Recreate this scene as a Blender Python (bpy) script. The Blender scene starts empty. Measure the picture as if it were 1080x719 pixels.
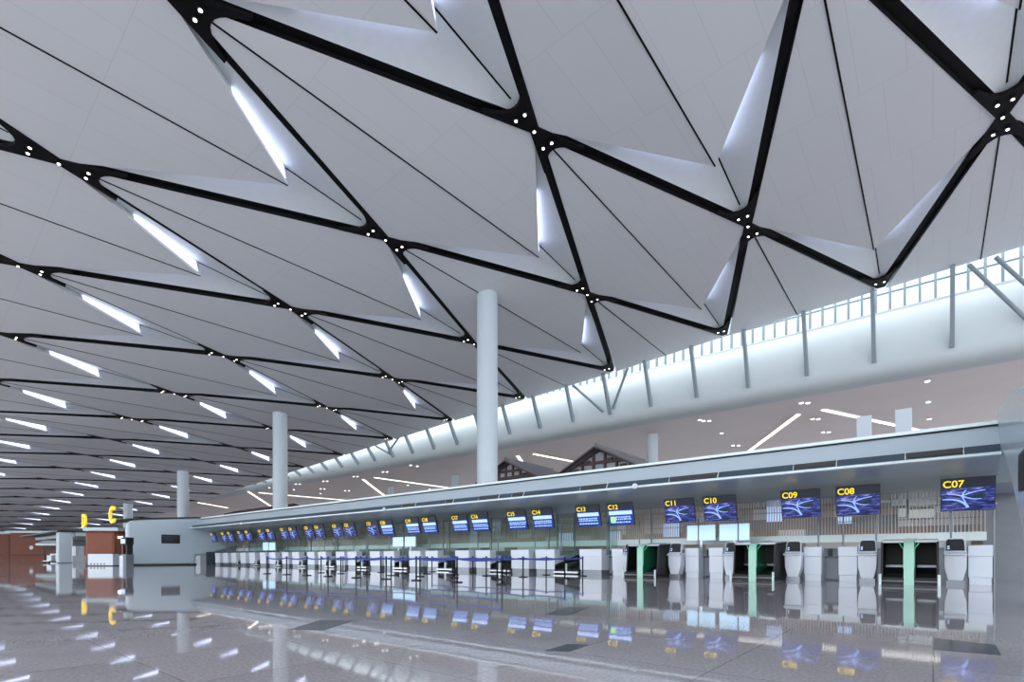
import bpy, bmesh, math, random
from mathutils import Vector, Matrix
random.seed(7)
SC = bpy.context.scene
COL = SC.collection
# ------------------------------------------------------------------ view
F, TH, VH, EYE = 540.784, 0.68765, 586.41, 0.8
CT, ST = math.cos(TH), math.sin(TH)
def rho(u):
    t = (u-540)/F
    return (CT*t-ST)/(CT+ST*t)
def onY(u, v, Y):
    X = rho(u)*Y; d = -ST*X+CT*Y
    return X, EYE+(VH-v)/F*d
def onZ(u, v, Z=0.0):
    d = (Z-EYE)*F/(VH-v); t = (u-540)/F
    return d*(-ST+CT*t), d*(CT+ST*t)
cam = bpy.data.cameras.new('camera'); co = bpy.data.objects.new('camera', cam); COL.objects.link(co)
cam.sensor_width = 36; cam.lens = F/1080*36; cam.shift_y = (VH-359.5)/1080
cam.clip_end = 2000; cam.clip_start = .05
co.location = (0, 0, EYE); co.rotation_euler = (math.pi/2, 0, TH)
SC.camera = co
SC.view_settings.view_transform = 'Standard'; SC.view_settings.look = 'None'
SC.view_settings.exposure = 0.0; SC.view_settings.gamma = 1; SC.view_settings.use_curve_mapping = False
SC.cycles.use_denoising = True
SC.cycles.max_bounces = 8; SC.cycles.diffuse_bounces = 5; SC.cycles.glossy_bounces = 4
SC.cycles.transmission_bounces = 4; SC.cycles.transparent_max_bounces = 12
SC.cycles.sample_clamp_indirect = 6
SC.cycles.use_light_tree = True

# ------------------------------------------------------------------ materials
def lin(c):
    return tuple(((x/255)/12.92 if x/255 <= .04045 else ((x/255+.055)/1.055)**2.4) for x in c)
MATS = {}
def mat(name, rgb, rough=.5, metal=0., emit=0., noise=.05, scale=3., spec=None, ergb=None):
    if name in MATS: return MATS[name]
    m = bpy.data.materials.new(name); m.use_nodes = True
    nt = m.node_tree; b = nt.nodes['Principled BSDF']
    c = lin(rgb)
    b.inputs['Roughness'].default_value = rough; b.inputs['Metallic'].default_value = metal
    if spec is not None: b.inputs['Specular IOR Level'].default_value = spec
    if noise > 0:
        tc = nt.nodes.new('ShaderNodeTexCoord'); n = nt.nodes.new('ShaderNodeTexNoise')
        n.inputs['Scale'].default_value = scale; n.inputs['Detail'].default_value = 3
        nt.links.new(tc.outputs['Object'], n.inputs['Vector'])
        r = nt.nodes.new('ShaderNodeValToRGB')
        r.color_ramp.elements[0].position = .3; r.color_ramp.elements[1].position = .7
        r.color_ramp.elements[0].color = tuple(x*(1-noise) for x in c)+(1,)
        r.color_ramp.elements[1].color = tuple(min(1, x*(1+noise)) for x in c)+(1,)
        nt.links.new(n.outputs['Fac'], r.inputs['Fac']); nt.links.new(r.outputs['Color'], b.inputs['Base Color'])
    else:
        b.inputs['Base Color'].default_value = c+(1,)
    if emit > 0:
        b.inputs['Emission Color'].default_value = (lin(ergb) if ergb else c)+(1,)
        b.inputs['Emission Strength'].default_value = emit
    MATS[name] = m; return m
def glass_mat(name, tint, refl=.12):
    m = bpy.data.materials.new(name); m.use_nodes = True; nt = m.node_tree; nt.nodes.clear()
    o = nt.nodes.new('ShaderNodeOutputMaterial'); mx = nt.nodes.new('ShaderNodeMixShader')
    t = nt.nodes.new('ShaderNodeBsdfTransparent'); g = nt.nodes.new('ShaderNodeBsdfGlossy')
    t.inputs['Color'].default_value = lin(tint)+(1,); g.inputs['Roughness'].default_value = .02
    lw = nt.nodes.new('ShaderNodeLayerWeight'); lw.inputs['Blend'].default_value = refl
    nt.links.new(lw.outputs['Fresnel'], mx.inputs[0])
    nt.links.new(t.outputs[0], mx.inputs[1]); nt.links.new(g.outputs[0], mx.inputs[2]); nt.links.new(mx.outputs[0], o.inputs[0])
    MATS[name] = m; return m
def floor_mat():
    m = bpy.data.materials.new('polished_granite'); m.use_nodes = True; nt = m.node_tree; b = nt.nodes['Principled BSDF']
    N = nt.nodes.new; L = nt.links.new
    tc = N('ShaderNodeTexCoord')
    sp = N('ShaderNodeTexNoise'); sp.inputs['Scale'].default_value = 38; sp.inputs['Detail'].default_value = 5; L(tc.outputs['Object'], sp.inputs['Vector'])
    big = N('ShaderNodeTexNoise'); big.inputs['Scale'].default_value = .35; big.inputs['Detail'].default_value = 3; L(tc.outputs['Object'], big.inputs['Vector'])
    r = N('ShaderNodeValToRGB'); r.color_ramp.elements[0].position = .35; r.color_ramp.elements[1].position = .68
    r.color_ramp.elements[0].color = lin((160, 156, 160))+(1,); r.color_ramp.elements[1].color = lin((184, 180, 185))+(1,)
    L(sp.outputs['Fac'], r.inputs['Fac'])
    br = N('ShaderNodeTexBrick'); br.offset = 0; br.inputs['Scale'].default_value = 1
    br.inputs['Brick Width'].default_value = 1.2; br.inputs['Row Height'].default_value = 1.2; br.inputs['Mortar Size'].default_value = .006
    br.inputs['Color1'].default_value = (1, 1, 1, 1); br.inputs['Color2'].default_value = (.90, .90, .91, 1); br.inputs['Mortar'].default_value = (.6, .6, .6, 1)
    L(tc.outputs['Object'], br.inputs['Vector'])
    mx = N('ShaderNodeMix'); mx.data_type = 'RGBA'; mx.blend_type = 'MULTIPLY'; mx.inputs[0].default_value = 1
    L(r.outputs['Color'], mx.inputs[6]); L(br.outputs['Color'], mx.inputs[7]); L(mx.outputs[2], b.inputs['Base Color'])
    bp = N('ShaderNodeBump'); bp.inputs['Strength'].default_value = .02; bp.inputs['Distance'].default_value = .02
    wv = N('ShaderNodeTexNoise'); wv.inputs['Scale'].default_value = 2.2; wv.inputs['Detail'].default_value = 2; L(tc.outputs['Object'], wv.inputs['Vector'])
    L(wv.outputs['Fac'], bp.inputs['Height']); L(bp.outputs['Normal'], b.inputs['Normal'])
    rr = N('ShaderNodeMapRange'); rr.inputs[1].default_value = .3; rr.inputs[2].default_value = .7; rr.inputs[3].default_value = .015; rr.inputs[4].default_value = .05
    L(big.outputs['Fac'], rr.inputs[0]); L(rr.outputs[0], b.inputs['Roughness'])
    b.inputs['IOR'].default_value = 1.75
    return m
def screen_mat():
    m = bpy.data.materials.new('screen_blue_swirl'); m.use_nodes = True; nt = m.node_tree; b = nt.nodes['Principled BSDF']
    N = nt.nodes.new; L = nt.links.new
    tc = N('ShaderNodeTexCoord'); mp = N('ShaderNodeMapping'); mp.inputs['Scale'].default_value = (2.2, 1, 7); mp.inputs['Rotation'].default_value = (0, -.35, 0)
    L(tc.outputs['Generated'], mp.inputs['Vector'])
    n = N('ShaderNodeTexNoise'); n.inputs['Scale'].default_value = 1.7; n.inputs['Detail'].default_value = 5; n.inputs['Distortion'].default_value = 1.2
    L(mp.outputs[0], n.inputs['Vector'])
    r = N('ShaderNodeValToRGB'); e = r.color_ramp.elements
    e[0].position = .34; e[0].color = lin((10, 18, 62))+(1,); e[1].position = .72; e[1].color = lin((190, 190, 245))+(1,)
    q = e.new(.5); q.color = lin((34, 52, 128))+(1,); q = e.new(.62); q.color = lin((92, 100, 186))+(1,)
    L(n.outputs['Fac'], r.inputs['Fac'])
    b.inputs['Base Color'].default_value = (.01, .01, .02, 1); b.inputs['Roughness'].default_value = .25
    L(r.outputs['Color'], b.inputs['Emission Color']); b.inputs['Emission Strength'].default_value = .85
    return m
def patchwork(name, cols, w, hgt, rough=.6):
    m = bpy.data.materials.new(name); m.use_nodes = True; nt = m.node_tree; b = nt.nodes['Principled BSDF']
    N = nt.nodes.new; L = nt.links.new
    tc = N('ShaderNodeTexCoord'); sx = N('ShaderNodeSeparateXYZ'); L(tc.outputs['Object'], sx.inputs[0])
    def fl(out, s):
        a = N('ShaderNodeMath'); a.operation = 'DIVIDE'; a.inputs[1].default_value = s; L(out, a.inputs[0])
        c = N('ShaderNodeMath'); c.operation = 'FLOOR'; L(a.outputs[0], c.inputs[0]); return c.outputs[0]
    cx = N('ShaderNodeCombineXYZ'); L(fl(sx.outputs[0], w), cx.inputs[0]); L(fl(sx.outputs[2], hgt), cx.inputs[2])
    wn = N('ShaderNodeTexWhiteNoise'); wn.noise_dimensions = '3D'; L(cx.outputs[0], wn.inputs['Vector'])
    r = N('ShaderNodeValToRGB'); r.color_ramp.interpolation = 'CONSTANT'; e = r.color_ramp.elements
    e[0].position = 0; e[0].color = lin(cols[0])+(1,); e[1].position = 1/len(cols); e[1].color = lin(cols[1])+(1,)
    for i in range(2, len(cols)): q = e.new(i/len(cols)); q.color = lin(cols[i])+(1,)
    L(wn.outputs['Value'], r.inputs['Fac']); L(r.outputs['Color'], b.inputs['Base Color']); b.inputs['Roughness'].default_value = rough
    return m
def panel_mat():
    m = bpy.data.materials.new('white_metal_panel'); m.use_nodes = True; nt = m.node_tree; b = nt.nodes['Principled BSDF']
    N = nt.nodes.new; L = nt.links.new
    tc = N('ShaderNodeTexCoord'); br = N('ShaderNodeTexBrick'); br.offset = .5
    br.inputs['Scale'].default_value = 1; br.inputs['Brick Width'].default_value = 1.6; br.inputs['Row Height'].default_value = 5.2; br.inputs['Mortar Size'].default_value = .012
    c = lin((228, 229, 232))
    br.inputs['Color1'].default_value = c+(1,); br.inputs['Color2'].default_value = tuple(x*.985 for x in c)+(1,); br.inputs['Mortar'].default_value = tuple(x*.86 for x in c)+(1,)
    L(tc.outputs['Object'], br.inputs['Vector']); L(br.outputs['Color'], b.inputs['Base Color'])
    b.inputs['Roughness'].default_value = .55
    return m
M_FLOOR = floor_mat(); M_SCREEN = screen_mat(); M_PANEL = panel_mat()
M_CEIL2 = mat('lower_ceiling_paint', (232, 224, 222), .6, noise=.02, scale=.3)
M_WHITE = mat('white_paint', (226, 231, 234), .45, noise=.02)
M_FASCIA = mat('white_fascia', (204, 214, 217), .4, noise=.015, scale=.4)
M_CANOPY = mat('canopy_bluish_metal', (176, 190, 200), .26, noise=.02, scale=.4)
M_COUNT = mat('counter_white', (208, 215, 226), .3, noise=.015)
M_STEEL = mat('brushed_steel', (176, 180, 186), .3, .9, noise=.04, scale=20)
M_STRUT = mat('grey_steel_paint', (134, 146, 154), .45, noise=.02)
M_BLACK = mat('black_metal', (7, 8, 11), .6, noise=.15, scale=6, spec=.2)
M_DARK = mat('dark_rubber', (16, 17, 20), .6, noise=.1, scale=8)
M_SLOT = mat('slot_dark_blue', (58, 72, 84), .4, noise=.05)
M_VENT = mat('vent_black', (18, 22, 26), .5, noise=.1, scale=10)
M_KICK = mat('grey_kick_plate', (120, 126, 134), .3, .5, noise=.05)
M_BELTB = mat('blue_belt', (18, 46, 128), .6, noise=.06, scale=20)
M_HDR = mat('board_header', (40, 46, 60), .35, noise=.03)
M_YEL = mat('yellow_letter', (238, 205, 40), .4, emit=.9, noise=0)
M_SIGNY = mat('yellow_sign_letter', (240, 205, 30), .4, emit=.55, noise=0)
M_BLUE = mat('screen_blue', (12, 30, 84), .25, emit=.9, noise=.06, ergb=(30, 62, 140))
M_BAND = mat('screen_pale_band', (170, 196, 240), .3, emit=.8, noise=.04, scale=30)
M_LINE = mat('screen_text', (150, 180, 235), .3, emit=.75, noise=0)
M_GLYPH = mat('screen_white_glow', (136, 164, 232), .3, emit=.85, noise=.1, scale=12)
M_OVAL = mat('screen_dark_green', (22, 44, 52), .3, emit=.5, noise=.2, scale=9)
M_GDOT = mat('screen_green_dot', (150, 220, 130), .3, emit=.8, noise=0)
M_PALE = mat('screen_pale_blue', (176, 210, 236), .3, emit=.75, noise=.03, scale=6)
M_GREENF = mat('pale_green_panel', (150, 196, 180), .25, noise=.04, emit=.12)
M_GREEN = mat('green_panel', (26, 106, 82), .3, noise=.08)
M_LED = mat('green_light_strip', (80, 200, 140), .3, emit=.25, noise=0)
M_LAMP = mat('lamp_white', (255, 250, 240), .4, emit=5, noise=0)
M_BOARD = mat('board_grey_white', (178, 186, 196), .5, noise=.02)
M_POST = mat('post_grey', (112, 120, 128), .4, .3, noise=.04)
M_COVE = mat('cove_lamp', (214, 222, 255), .5, emit=2.8, noise=.04, scale=1)
M_LINEL = mat('line_lamp_warm', (255, 244, 226), .4, emit=3.5, noise=0)
M_WOOD = mat('orange_timber', (118, 54, 26), .55, noise=.12, scale=1.2)
M_WOODD = mat('dark_timber', (66, 48, 46), .6, noise=.12, scale=4)
M_TILE = mat('grey_roof_tile', (118, 116, 120), .6, noise=.1, scale=5)
M_INFILL = mat('gable_plaster', (150, 152, 160), .7, noise=.08, scale=2)
M_RAIL = mat('white_rail', (212, 226, 228), .3, noise=.02)
M_SLAT = mat('bronze_slat', (190, 178, 170), .4, .2, noise=.1, scale=2)
M_GLASS = glass_mat('clear_green_glass', (236, 244, 242), .08)
M_WGLASS = glass_mat('window_glass', (196, 206, 212), .08)
M_TEAL = glass_mat('teal_glass', (130, 170, 168), .2)
M_INLAY = mat('dark_granite', (62, 64, 72), .12, noise=.12, scale=30)
M_GDIM = mat('grey_wall', (128, 134, 142), .5, noise=.05)
M_SKYBLOCK = mat('sky_block_sheet', (90, 90, 92), .8, noise=.05)
M_BACK = patchwork('back_office_panels', [(158, 146, 138), (176, 168, 162), (206, 208, 208), (140, 132, 128), (132, 140, 148), (190, 192, 196), (150, 132, 122), (226, 232, 236)], 1.1, .5)
M_BOUNCE = mat('bounce_ground', (206, 206, 204), .8, noise=.05)
M_COLUMN = mat('column_paint', (188, 198, 206), .4, noise=.015)

# ------------------------------------------------------------------ mesh helpers
ORG = {}
class MB:
    def __init__(s): s.v = []; s.f = []
    def add(s, vs, fs):
        n = len(s.v); s.v += [tuple(v) for v in vs]; s.f += [tuple(i+n for i in f) for f in fs]; return s
    def box(s, x0, x1, y0, y1, z0, z1):
        vs = [(x, y, z) for x in (x0, x1) for y in (y0, y1) for z in (z0, z1)]
        return s.add(vs, [(0, 1, 3, 2), (4, 6, 7, 5), (0, 4, 5, 1), (2, 3, 7, 6), (0, 2, 6, 4), (1, 5, 7, 3)])
    def prism(s, pts, axis, a0, a1):
        def mk(p, a):
            return (a, p[0], p[1]) if axis == 'x' else ((p[0], a, p[1]) if axis == 'y' else (p[0], p[1], a))
        n = len(pts); vs = [mk(p, a0) for p in pts]+[mk(p, a1) for p in pts]
        fs = [tuple(range(n)), tuple(range(2*n-1, n-1, -1))]+[(i, i+n, (i+1) % n+n, (i+1) % n) for i in range(n)]
        return s.add(vs, fs)
    def tube(s, p0, p1, r, n=10, r1=None):
        p0, p1 = Vector(p0), Vector(p1); d = (p1-p0).normalized()
        a = d.orthogonal().normalized(); b = d.cross(a); r1 = r if r1 is None else r1
        vs = [p0+(a*math.cos(2*math.pi*i/n)+b*math.sin(2*math.pi*i/n))*r for i in range(n)]
        vs += [p1+(a*math.cos(2*math.pi*i/n)+b*math.sin(2*math.pi*i/n))*r1 for i in range(n)]
        return s.add(vs, [tuple(range(n)), tuple(range(2*n-1, n-1, -1))]+[(i, i+n, (i+1) % n+n, (i+1) % n) for i in range(n)])
    def bar(s, p0, p1, w, h, up=(0, 0, 1)):
        p0, p1 = Vector(p0), Vector(p1); d = (p1-p0).normalized(); sd = d.cross(Vector(up)).normalized(); u = sd.cross(d)
        vs = []
        for p in (p0, p1):
            for a, b in ((-1, -1), (1, -1), (1, 1), (-1, 1)): vs.append(p+sd*a*w/2+u*b*h/2)
        return s.add(vs, [(0, 1, 2, 3), (7, 6, 5, 4)]+[(i, i+4, (i+1) % 4+4, (i+1) % 4) for i in range(4)])
    def slab(s, poly, t):
        # 3-D polygon thickened upwards by t
        n = len(poly); vs = [tuple(p) for p in poly]+[(p[0], p[1], p[2]+t) for p in poly]
        return s.add(vs, [tuple(range(n)), tuple(range(2*n-1, n-1, -1))]+[(i, i+n, (i+1) % n+n, (i+1) % n) for i in range(n)])
    def xf(s, fn): s.v = [tuple(fn(Vector(v))) for v in s.v]; return s
    def build(s, name, m, parent=None, bevel=0, smooth=False, loc=None, kind=None):
        me = bpy.data.meshes.new(name)
        o3 = ORG.get(parent, Vector((0, 0, 0))) if parent is not None else (Vector(loc) if loc is not None else Vector((0, 0, 0)))
        me.from_pydata([tuple(Vector(v)-o3) for v in s.v], [], s.f)
        bm = bmesh.new(); bm.from_mesh(me)
        bmesh.ops.recalc_face_normals(bm, faces=bm.faces)
        bm.to_mesh(me); bm.free()
        if smooth:
            for p in me.polygons: p.use_smooth = True
        me.materials.append(m)
        o = bpy.data.objects.new(name, me); COL.objects.link(o)
        ORG[o] = o3
        if parent is not None: o.parent = parent
        else: o.location = o3
        if bevel:
            b = o.modifiers.new('bevel', 'BEVEL'); b.width = bevel; b.segments = 2; b.limit_method = 'ANGLE'; b.angle_limit = .6
        if smooth:
            e = o.modifiers.new('split', 'EDGE_SPLIT'); e.split_angle = .7
        if kind: o['kind'] = kind
        return o
def tag(o, label=None, cat=None, group=None, kind=None):
    if label: o['label'] = label
    if cat: o['category'] = cat
    if group: o['group'] = group
    if kind: o['kind'] = kind
    return o
def thing(name, loc, label, cat, group=None):
    o = bpy.data.objects.new(name, None); COL.objects.link(o); o.location = loc; o.empty_display_size = .2
    ORG[o] = Vector(loc); return tag(o, label, cat, group)
def structure(name, loc=(0, 0, 0)):
    o = bpy.data.objects.new(name, None); COL.objects.link(o); o.location = loc; ORG[o] = Vector(loc); o['kind'] = 'structure'; return o
def copy_thing(root, loc, label=None, group=None):
    def rec(o, par):
        c = o.copy(); COL.objects.link(c); c.parent = par
        for ch in list(o.children): rec(ch, c)
        return c
    r = rec(root, None); r.location = loc; ORG[r] = Vector(loc)
    if label: r['label'] = label
    if group: r['group'] = group
    return r
def text(body, size, m, parent, loc, rot, extrude=.008, bold=.0):
    cu = bpy.data.curves.new('lettering', 'FONT'); cu.body = body; cu.size = size; cu.extrude = extrude; cu.offset = bold; cu.resolution_u = 6
    cu.materials.append(m)
    tmp = bpy.data.objects.new('lettering', cu); COL.objects.link(tmp)
    me = bpy.data.meshes.new_from_object(tmp); bpy.data.objects.remove(tmp)
    o = bpy.data.objects.new('lettering', me); COL.objects.link(o)
    if not me.materials: me.materials.append(m)
    o.parent = parent; o.location = Vector(loc)-ORG.get(parent, Vector((0, 0, 0))); o.rotation_euler = rot
    return o

XR = 34.0      # right limit of the hall
# ------------------------------------------------------------------ floor
MB().box(-420, 90, -24, 130, -.3, 0).build('floor', M_FLOOR, kind='structure')
MB().box(-420, 140, -220, -24, -.3, -.02).build('floor_bounce', M_BOUNCE, kind='structure')  # unseen pale ground, added to bounce sky light up to the ceiling

# ------------------------------------------------------------------ roof lattice
S = .8889
PX = (-3.2907, 12.0, -.03347, -.01965)
def latX(jj):
    q = min(max(jj, -1), 6.0)
    v = PX[0]-PX[1]*q+PX[2]*q*q+PX[3]*q**3
    if jj > 6.0: v -= 13.1*(jj-6.0)
    if jj < -1: v -= PX[1]*(jj+1)
    return v*S
ROWY = [45.32, 31.62, 18.25, 5.1, -8.3, -21.7]
ROWZ = [20.28, 20.39, 20.36, 19.80, 19.7, 19.6]
OBS = {(0, 0): (929.4, 302.6), (0, 1): (764.4, 352.6), (0, 2): (645.4, 391), (0, 3): (552, 420),
       (1, .5): (788.9, 236.6), (1, -.5): (1057.5, 121), (1, 1.5): (619.5, 309), (1, 2.5): (500, 361.5), (1, 3.5): (414, 398.6), (1, 4.5): (344.7, 429),
       (2, 1): (563.5, 136), (2, 2): (406.7, 251), (2, 3): (306.3, 324.3), (2, 4): (235.5, 374.5), (2, 5): (183.7, 414), (2, 6): (139, 441),
       (3, 1.5): (172, -14, 5.6), (3, 2.5): (62, 169.8, 4.9), (3, 3.5): (19, 278.4, 4.83)}
NODE = {}
def node(i, jj):
    if (i, jj) in NODE: return NODE[(i, jj)]
    if (i, jj) in OBS:
        u, v = OBS[(i, jj)][:2]; Y = (OBS[(i, jj)]+(ROWY[i],))[2]; X, Z = onY(u, v, Y); p = Vector((X, Y, Z))
    else:
        X = latX(jj); Z = ROWZ[i]+.04545*X-5.6e-5*X*X*(1 if X < 0 else 0)
        p = Vector((X, ROWY[i], Z))
    NODE[(i, jj)] = p; return p
JMAX = 24
ceiling = structure('ceiling')
cand = {'ceiling_panel': [], 'recess_panel': [], 'seam': [], 'beam': [], 'node_plate': []}
coves = []; nodes_used = set()
def lerp(a, b, t): return a+(b-a)*t
BW, DEEP = .44, .17
def inset(poly, flags, w):
    # move the flagged edges of a plan polygon inwards by w (z interpolated along)
    n = len(poly); c = sum((Vector((p.x, p.y)) for p in poly), Vector((0, 0)))/n
    ln = []
    for k in range(n):
        a, b = poly[k], poly[(k+1) % n]; a2, b2 = Vector((a.x, a.y)), Vector((b.x, b.y)); d = (b2-a2).normalized(); nn = Vector((-d.y, d.x))
        if nn.dot(c-a2) < 0: nn = -nn
        ln.append((a2+nn*(w if flags[k] else 0), d))
    out = []
    for k in range(n):
        (p, d), (q, e) = ln[k-1], ln[k]; den = d.x*e.y-d.y*e.x
        if abs(den) < 1e-6: out.append(poly[k].copy()); continue
        t = ((q.x-p.x)*e.y-(q.y-p.y)*e.x)/den; r = p+d*t; out.append(Vector((r.x, r.y, poly[k].z)))
    return out
def panel_geo(near, sl, sr, tip, far=None):
    m = MB(); t = DEEP
    if far is None:
        a, b, c = inset([near, sl, sr], (1, 0, 1), BW/2); m.slab([a, b, c], t); return m
    a, b, c, d = inset([near, sl, tip, sr], (1, 0, 0, 1), BW/2)
    m.slab([a, b, c], t); m.slab([a, c, d], t); return m
for i in range(0, 4):           # far node row i ; side row i+1 ; near row i+2
    off = 0 if i % 2 == 0 else .5
    for k in range(-2, JMAX):
        jj = k+off
        far, near = node(i, jj), (node(i+2, jj))
        sl, sr = node(i+1, jj+.5), node(i+1, jj-.5)
        ty = far.y-5.8; ms = (sl+sr)/2
        t = (ty-ms.y)/(far.y-ms.y)
        tip = lerp(ms, far, t); tip.x = lerp(near.x, far.x, (ty-near.y)/(far.y-near.y)); tip.z -= .05
        top = tip+Vector((0, -.12, .82)); up = Vector((0, 0, DEEP-.02))
        d = (ms-Vector((0, 0, 0))).length
        cand['ceiling_panel'].append((d, panel_geo(near, sl, sr, tip, far)))
        r = MB()
        il, fi, ir, tp = inset([sl+up, far+up, sr+up, top], (1, 1, 0, 0), BW/2)
        r.slab([il, fi, top], .04); r.slab([top, fi, ir], .04)
        tt = tip+Vector((0, 0, DEEP-.01)); r.add([sl+up, tt, top, sr+up], [(0, 1, 2), (3, 2, 1)])
        cand['recess_panel'].append((d, r))
        q4 = inset([near, sl, tip, sr], (1, 0, 0, 1), BW/2); s1 = MB(); nn = lerp(q4[0], tip, .025); s1.bar(nn-Vector((0, 0, .005)), tip-Vector((0, 0, .005)), .07, .03)
        ff = lerp(top, fi, .80); s1.bar(top-Vector((0, 0, .01)), ff-Vector((0, 0, .01)), .07, .03)
        cand['seam'].append((d, s1))
        for side in (sl, sr): coves.append((d, side.copy(), tip.copy(), top.copy(), far.copy()))
        for a, b in ((sl, far), (sr, far)): cand['beam'].append((((a+b)/2).length, a, b, 1 if a is sr else -1))
        nodes_used |= {(i, jj)}
# half diamonds along the edge
for k in range(-2, JMAX):
    jj = k+.5
    near, sl, sr = node(1, jj), node(0, jj+.5), node(0, jj-.5)
    sl2, sr2 = sl+Vector((0, .45, 0)), sr+Vector((0, .45, 0)); d = near.length
    cand['ceiling_panel'].append((d, panel_geo(near, sl2, sr2, None)))
    mid = (sl2+sr2)/2; s1 = MB(); s1.bar(lerp(near, mid, .11)-Vector((0, 0, .005)), mid-Vector((0, 0, .005)), .07, .03)
    cand['seam'].append((d, s1))
# near rows behind the camera close the lattice
for i in (4,):
    for k in range(-2, JMAX):
        for jj, q in ((k, .5), (k, -.5)):
            cand['beam'].append((60+abs(k)*10, node(5, jj+q), node(4, jj), -1 if q > 0 else 1))
def beam_geo(a, b, sg):
    # black channel: a deck above the panel plane and a cheek against the neighbouring main panel
    u = Vector((0, 0, DEEP+.1)); d = (b-a).normalized(); sd = d.cross(Vector((0, 0, 1))).normalized()*sg
    m = MB(); m.bar(a+u, b+u, BW+.04, .2)
    o = sd*(BW/2-.012)+Vector((0, 0, DEEP/2-.01)); m.bar(a+o+d*.6, b+o-d*.6, .03, DEEP+.02); return m
cand['beam'] = [(d, beam_geo(a, b, sg)) for d, a, b, sg in cand['beam']]
def fillet(p, d1, d2, L, z):
    # gusset between two beam directions leaving p, concave outer edge
    ax = (d1+d2).normalized(); w = BW/2
    sd = Vector((-ax.y, ax.x, 0)).normalized(); sd = sd if sd.dot(d1) > 0 else -sd
    P1 = p+d1*L; P2 = p+d2*L; C = p+ax*.55
    pts = [p-sd*.22, p+sd*.22, P1+sd*.2]
    for q in range(0, 11):
        t = q/10; pts.append(P1*(1-t)**2+C*2*t*(1-t)+P2*t*t)
    pts.append(P2-sd*.2)
    return [Vector((v.x, v.y, v.z+z)) for v in pts]
def node_geo(i, jj):
    p = node(i, jj); m = MB()
    def dr(ii, q): return (node(ii, q)-p).normalized()
    m.slab(fillet(p, dr(i+1, jj+.5), dr(i+1, jj-.5), 2.5, -.06), .16)
    if i > 0: m.slab(fillet(p, dr(i-1, jj+.5), dr(i-1, jj-.5), 2.5, -.06), .16)
    return m
for (i, jj) in nodes_used: cand['node_plate'].append((node(i, jj).length, node_geo(i, jj)))
PM = {'ceiling_panel': M_PANEL, 'recess_panel': M_WHITE, 'seam': M_BLACK, 'beam': M_BLACK, 'node_plate': M_BLACK}
for nm, lst in cand.items():
    lst.sort(key=lambda e: e[0]); rest = MB()
    for n, (d, g) in enumerate(lst):
        if n < 90: g.build(nm, PM[nm], ceiling)
        else: rest.add(g.v, g.f)
    if rest.v: tag(rest.build(nm, PM[nm], ceiling), kind='stuff')
# unseen sheet above the panels, added to stop sky light leaking in
rf = MB()
for (xa, xb) in ((-340, -120), (-120, 45)):
    za, zb = 21.6+.04545*xa-5.6e-5*xa*xa, 21.6+.04545*xb-(5.6e-5*xb*xb if xb < 0 else 0)+.6
    rf.add([(xa, -26, za), (xb, -26, zb), (xb, 45.6, zb), (xa, 45.6, za)], [(0, 1, 2, 3)])
rf.build('ceiling_sky_block', M_SKYBLOCK, ceiling)
# luminous step faces between each panel tip and its recess
coves.sort(key=lambda e: e[0]); rest = MB()
for n, (d, side, tip, top, far) in enumerate(coves):
    up = Vector((0, 0, DEEP)); out = far-(side+tip)/2; out.z = 0; out = out.normalized()*.03
    g = MB()
    a0, a1 = lerp(side+up, tip+up, .45)+out, lerp(side+up, tip+up, .97)+out
    b0, b1 = lerp(side+up, top, .45)+out-Vector((0, 0, .03)), lerp(side+up, top, .97)+out-Vector((0, 0, .05))
    g.add([a0, a1, b1, b0], [(0, 1, 2, 3)])
    if n < 90: g.build('cove_light', M_COVE, ceiling)
    else: rest.add(g.v, g.f)
tag(rest.build('cove_light', M_COVE, ceiling), kind='stuff')
# spotlights in the node plates
proto = None
def spot_at(p):
    global proto
    if proto is None:
        proto = thing('spotlight', p, 'small round white spotlight set in a black roof node plate', 'spotlight', 'spotlights in the black roof node plates')
        MB().tube(p+Vector((0, 0, .02)), p+Vector((0, 0, -.05)), .12, 14).build('housing', M_BLACK, proto)
        MB().tube(p+Vector((0, 0, -.05)), p+Vector((0, 0, -.075)), .062, 14).build('lens', M_LAMP, proto)
        return
    copy_thing(proto, p)
for (i, jj) in sorted(nodes_used):
    p = node(i, jj)
    if p.length > 78 or i > 3 or p.y < 0: continue
    dn = (node(i+1, jj+.5)+node(i+1, jj-.5))/2-p; dn.normalize(); q = Vector((.24, 0, 0)); z = Vector((0, 0, -.08))
    offs = [dn*1.0+q, dn*1.0-q]
    if i > 0:
        df = ((node(i-1, jj+.5)+node(i-1, jj-.5))/2-p).normalized()
        offs += [df*1.0+q, df*1.0-q, Vector((0, 0, 0))]
    for o in offs: spot_at(p+o+z)

# ------------------------------------------------------------------ clerestory, fascia, lower ceiling
def extrude_x(pts, x0, x1, closed=True): return MB().prism(pts, 'x', x0, x1)
fas = structure('wall_clerestory')
prof = [(48.0, 19.35), (47.6, 18.6), (47.15, 17.2), (46.95, 16.2), (46.9, 15.5), (47.0, 14.95), (47.3, 14.55), (47.9, 14.3), (49, 14.2)]
m = MB(); n = len(prof)
m.add([(-330, y, z) for y, z in prof]+[(XR, y, z) for y, z in prof], [(i, i+1, i+1+n, i+n) for i in range(n-1)])
m.build('fascia', M_FASCIA, fas, smooth=True)
MB().box(-330, XR, 47.9, 52, 19.2, 19.38).build('sill', M_FASCIA, fas)
lc = MB().box(-330, XR, 49, 126, 14.2, 14.4).build('ceiling_lower', M_CEIL2, kind='structure')
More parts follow.
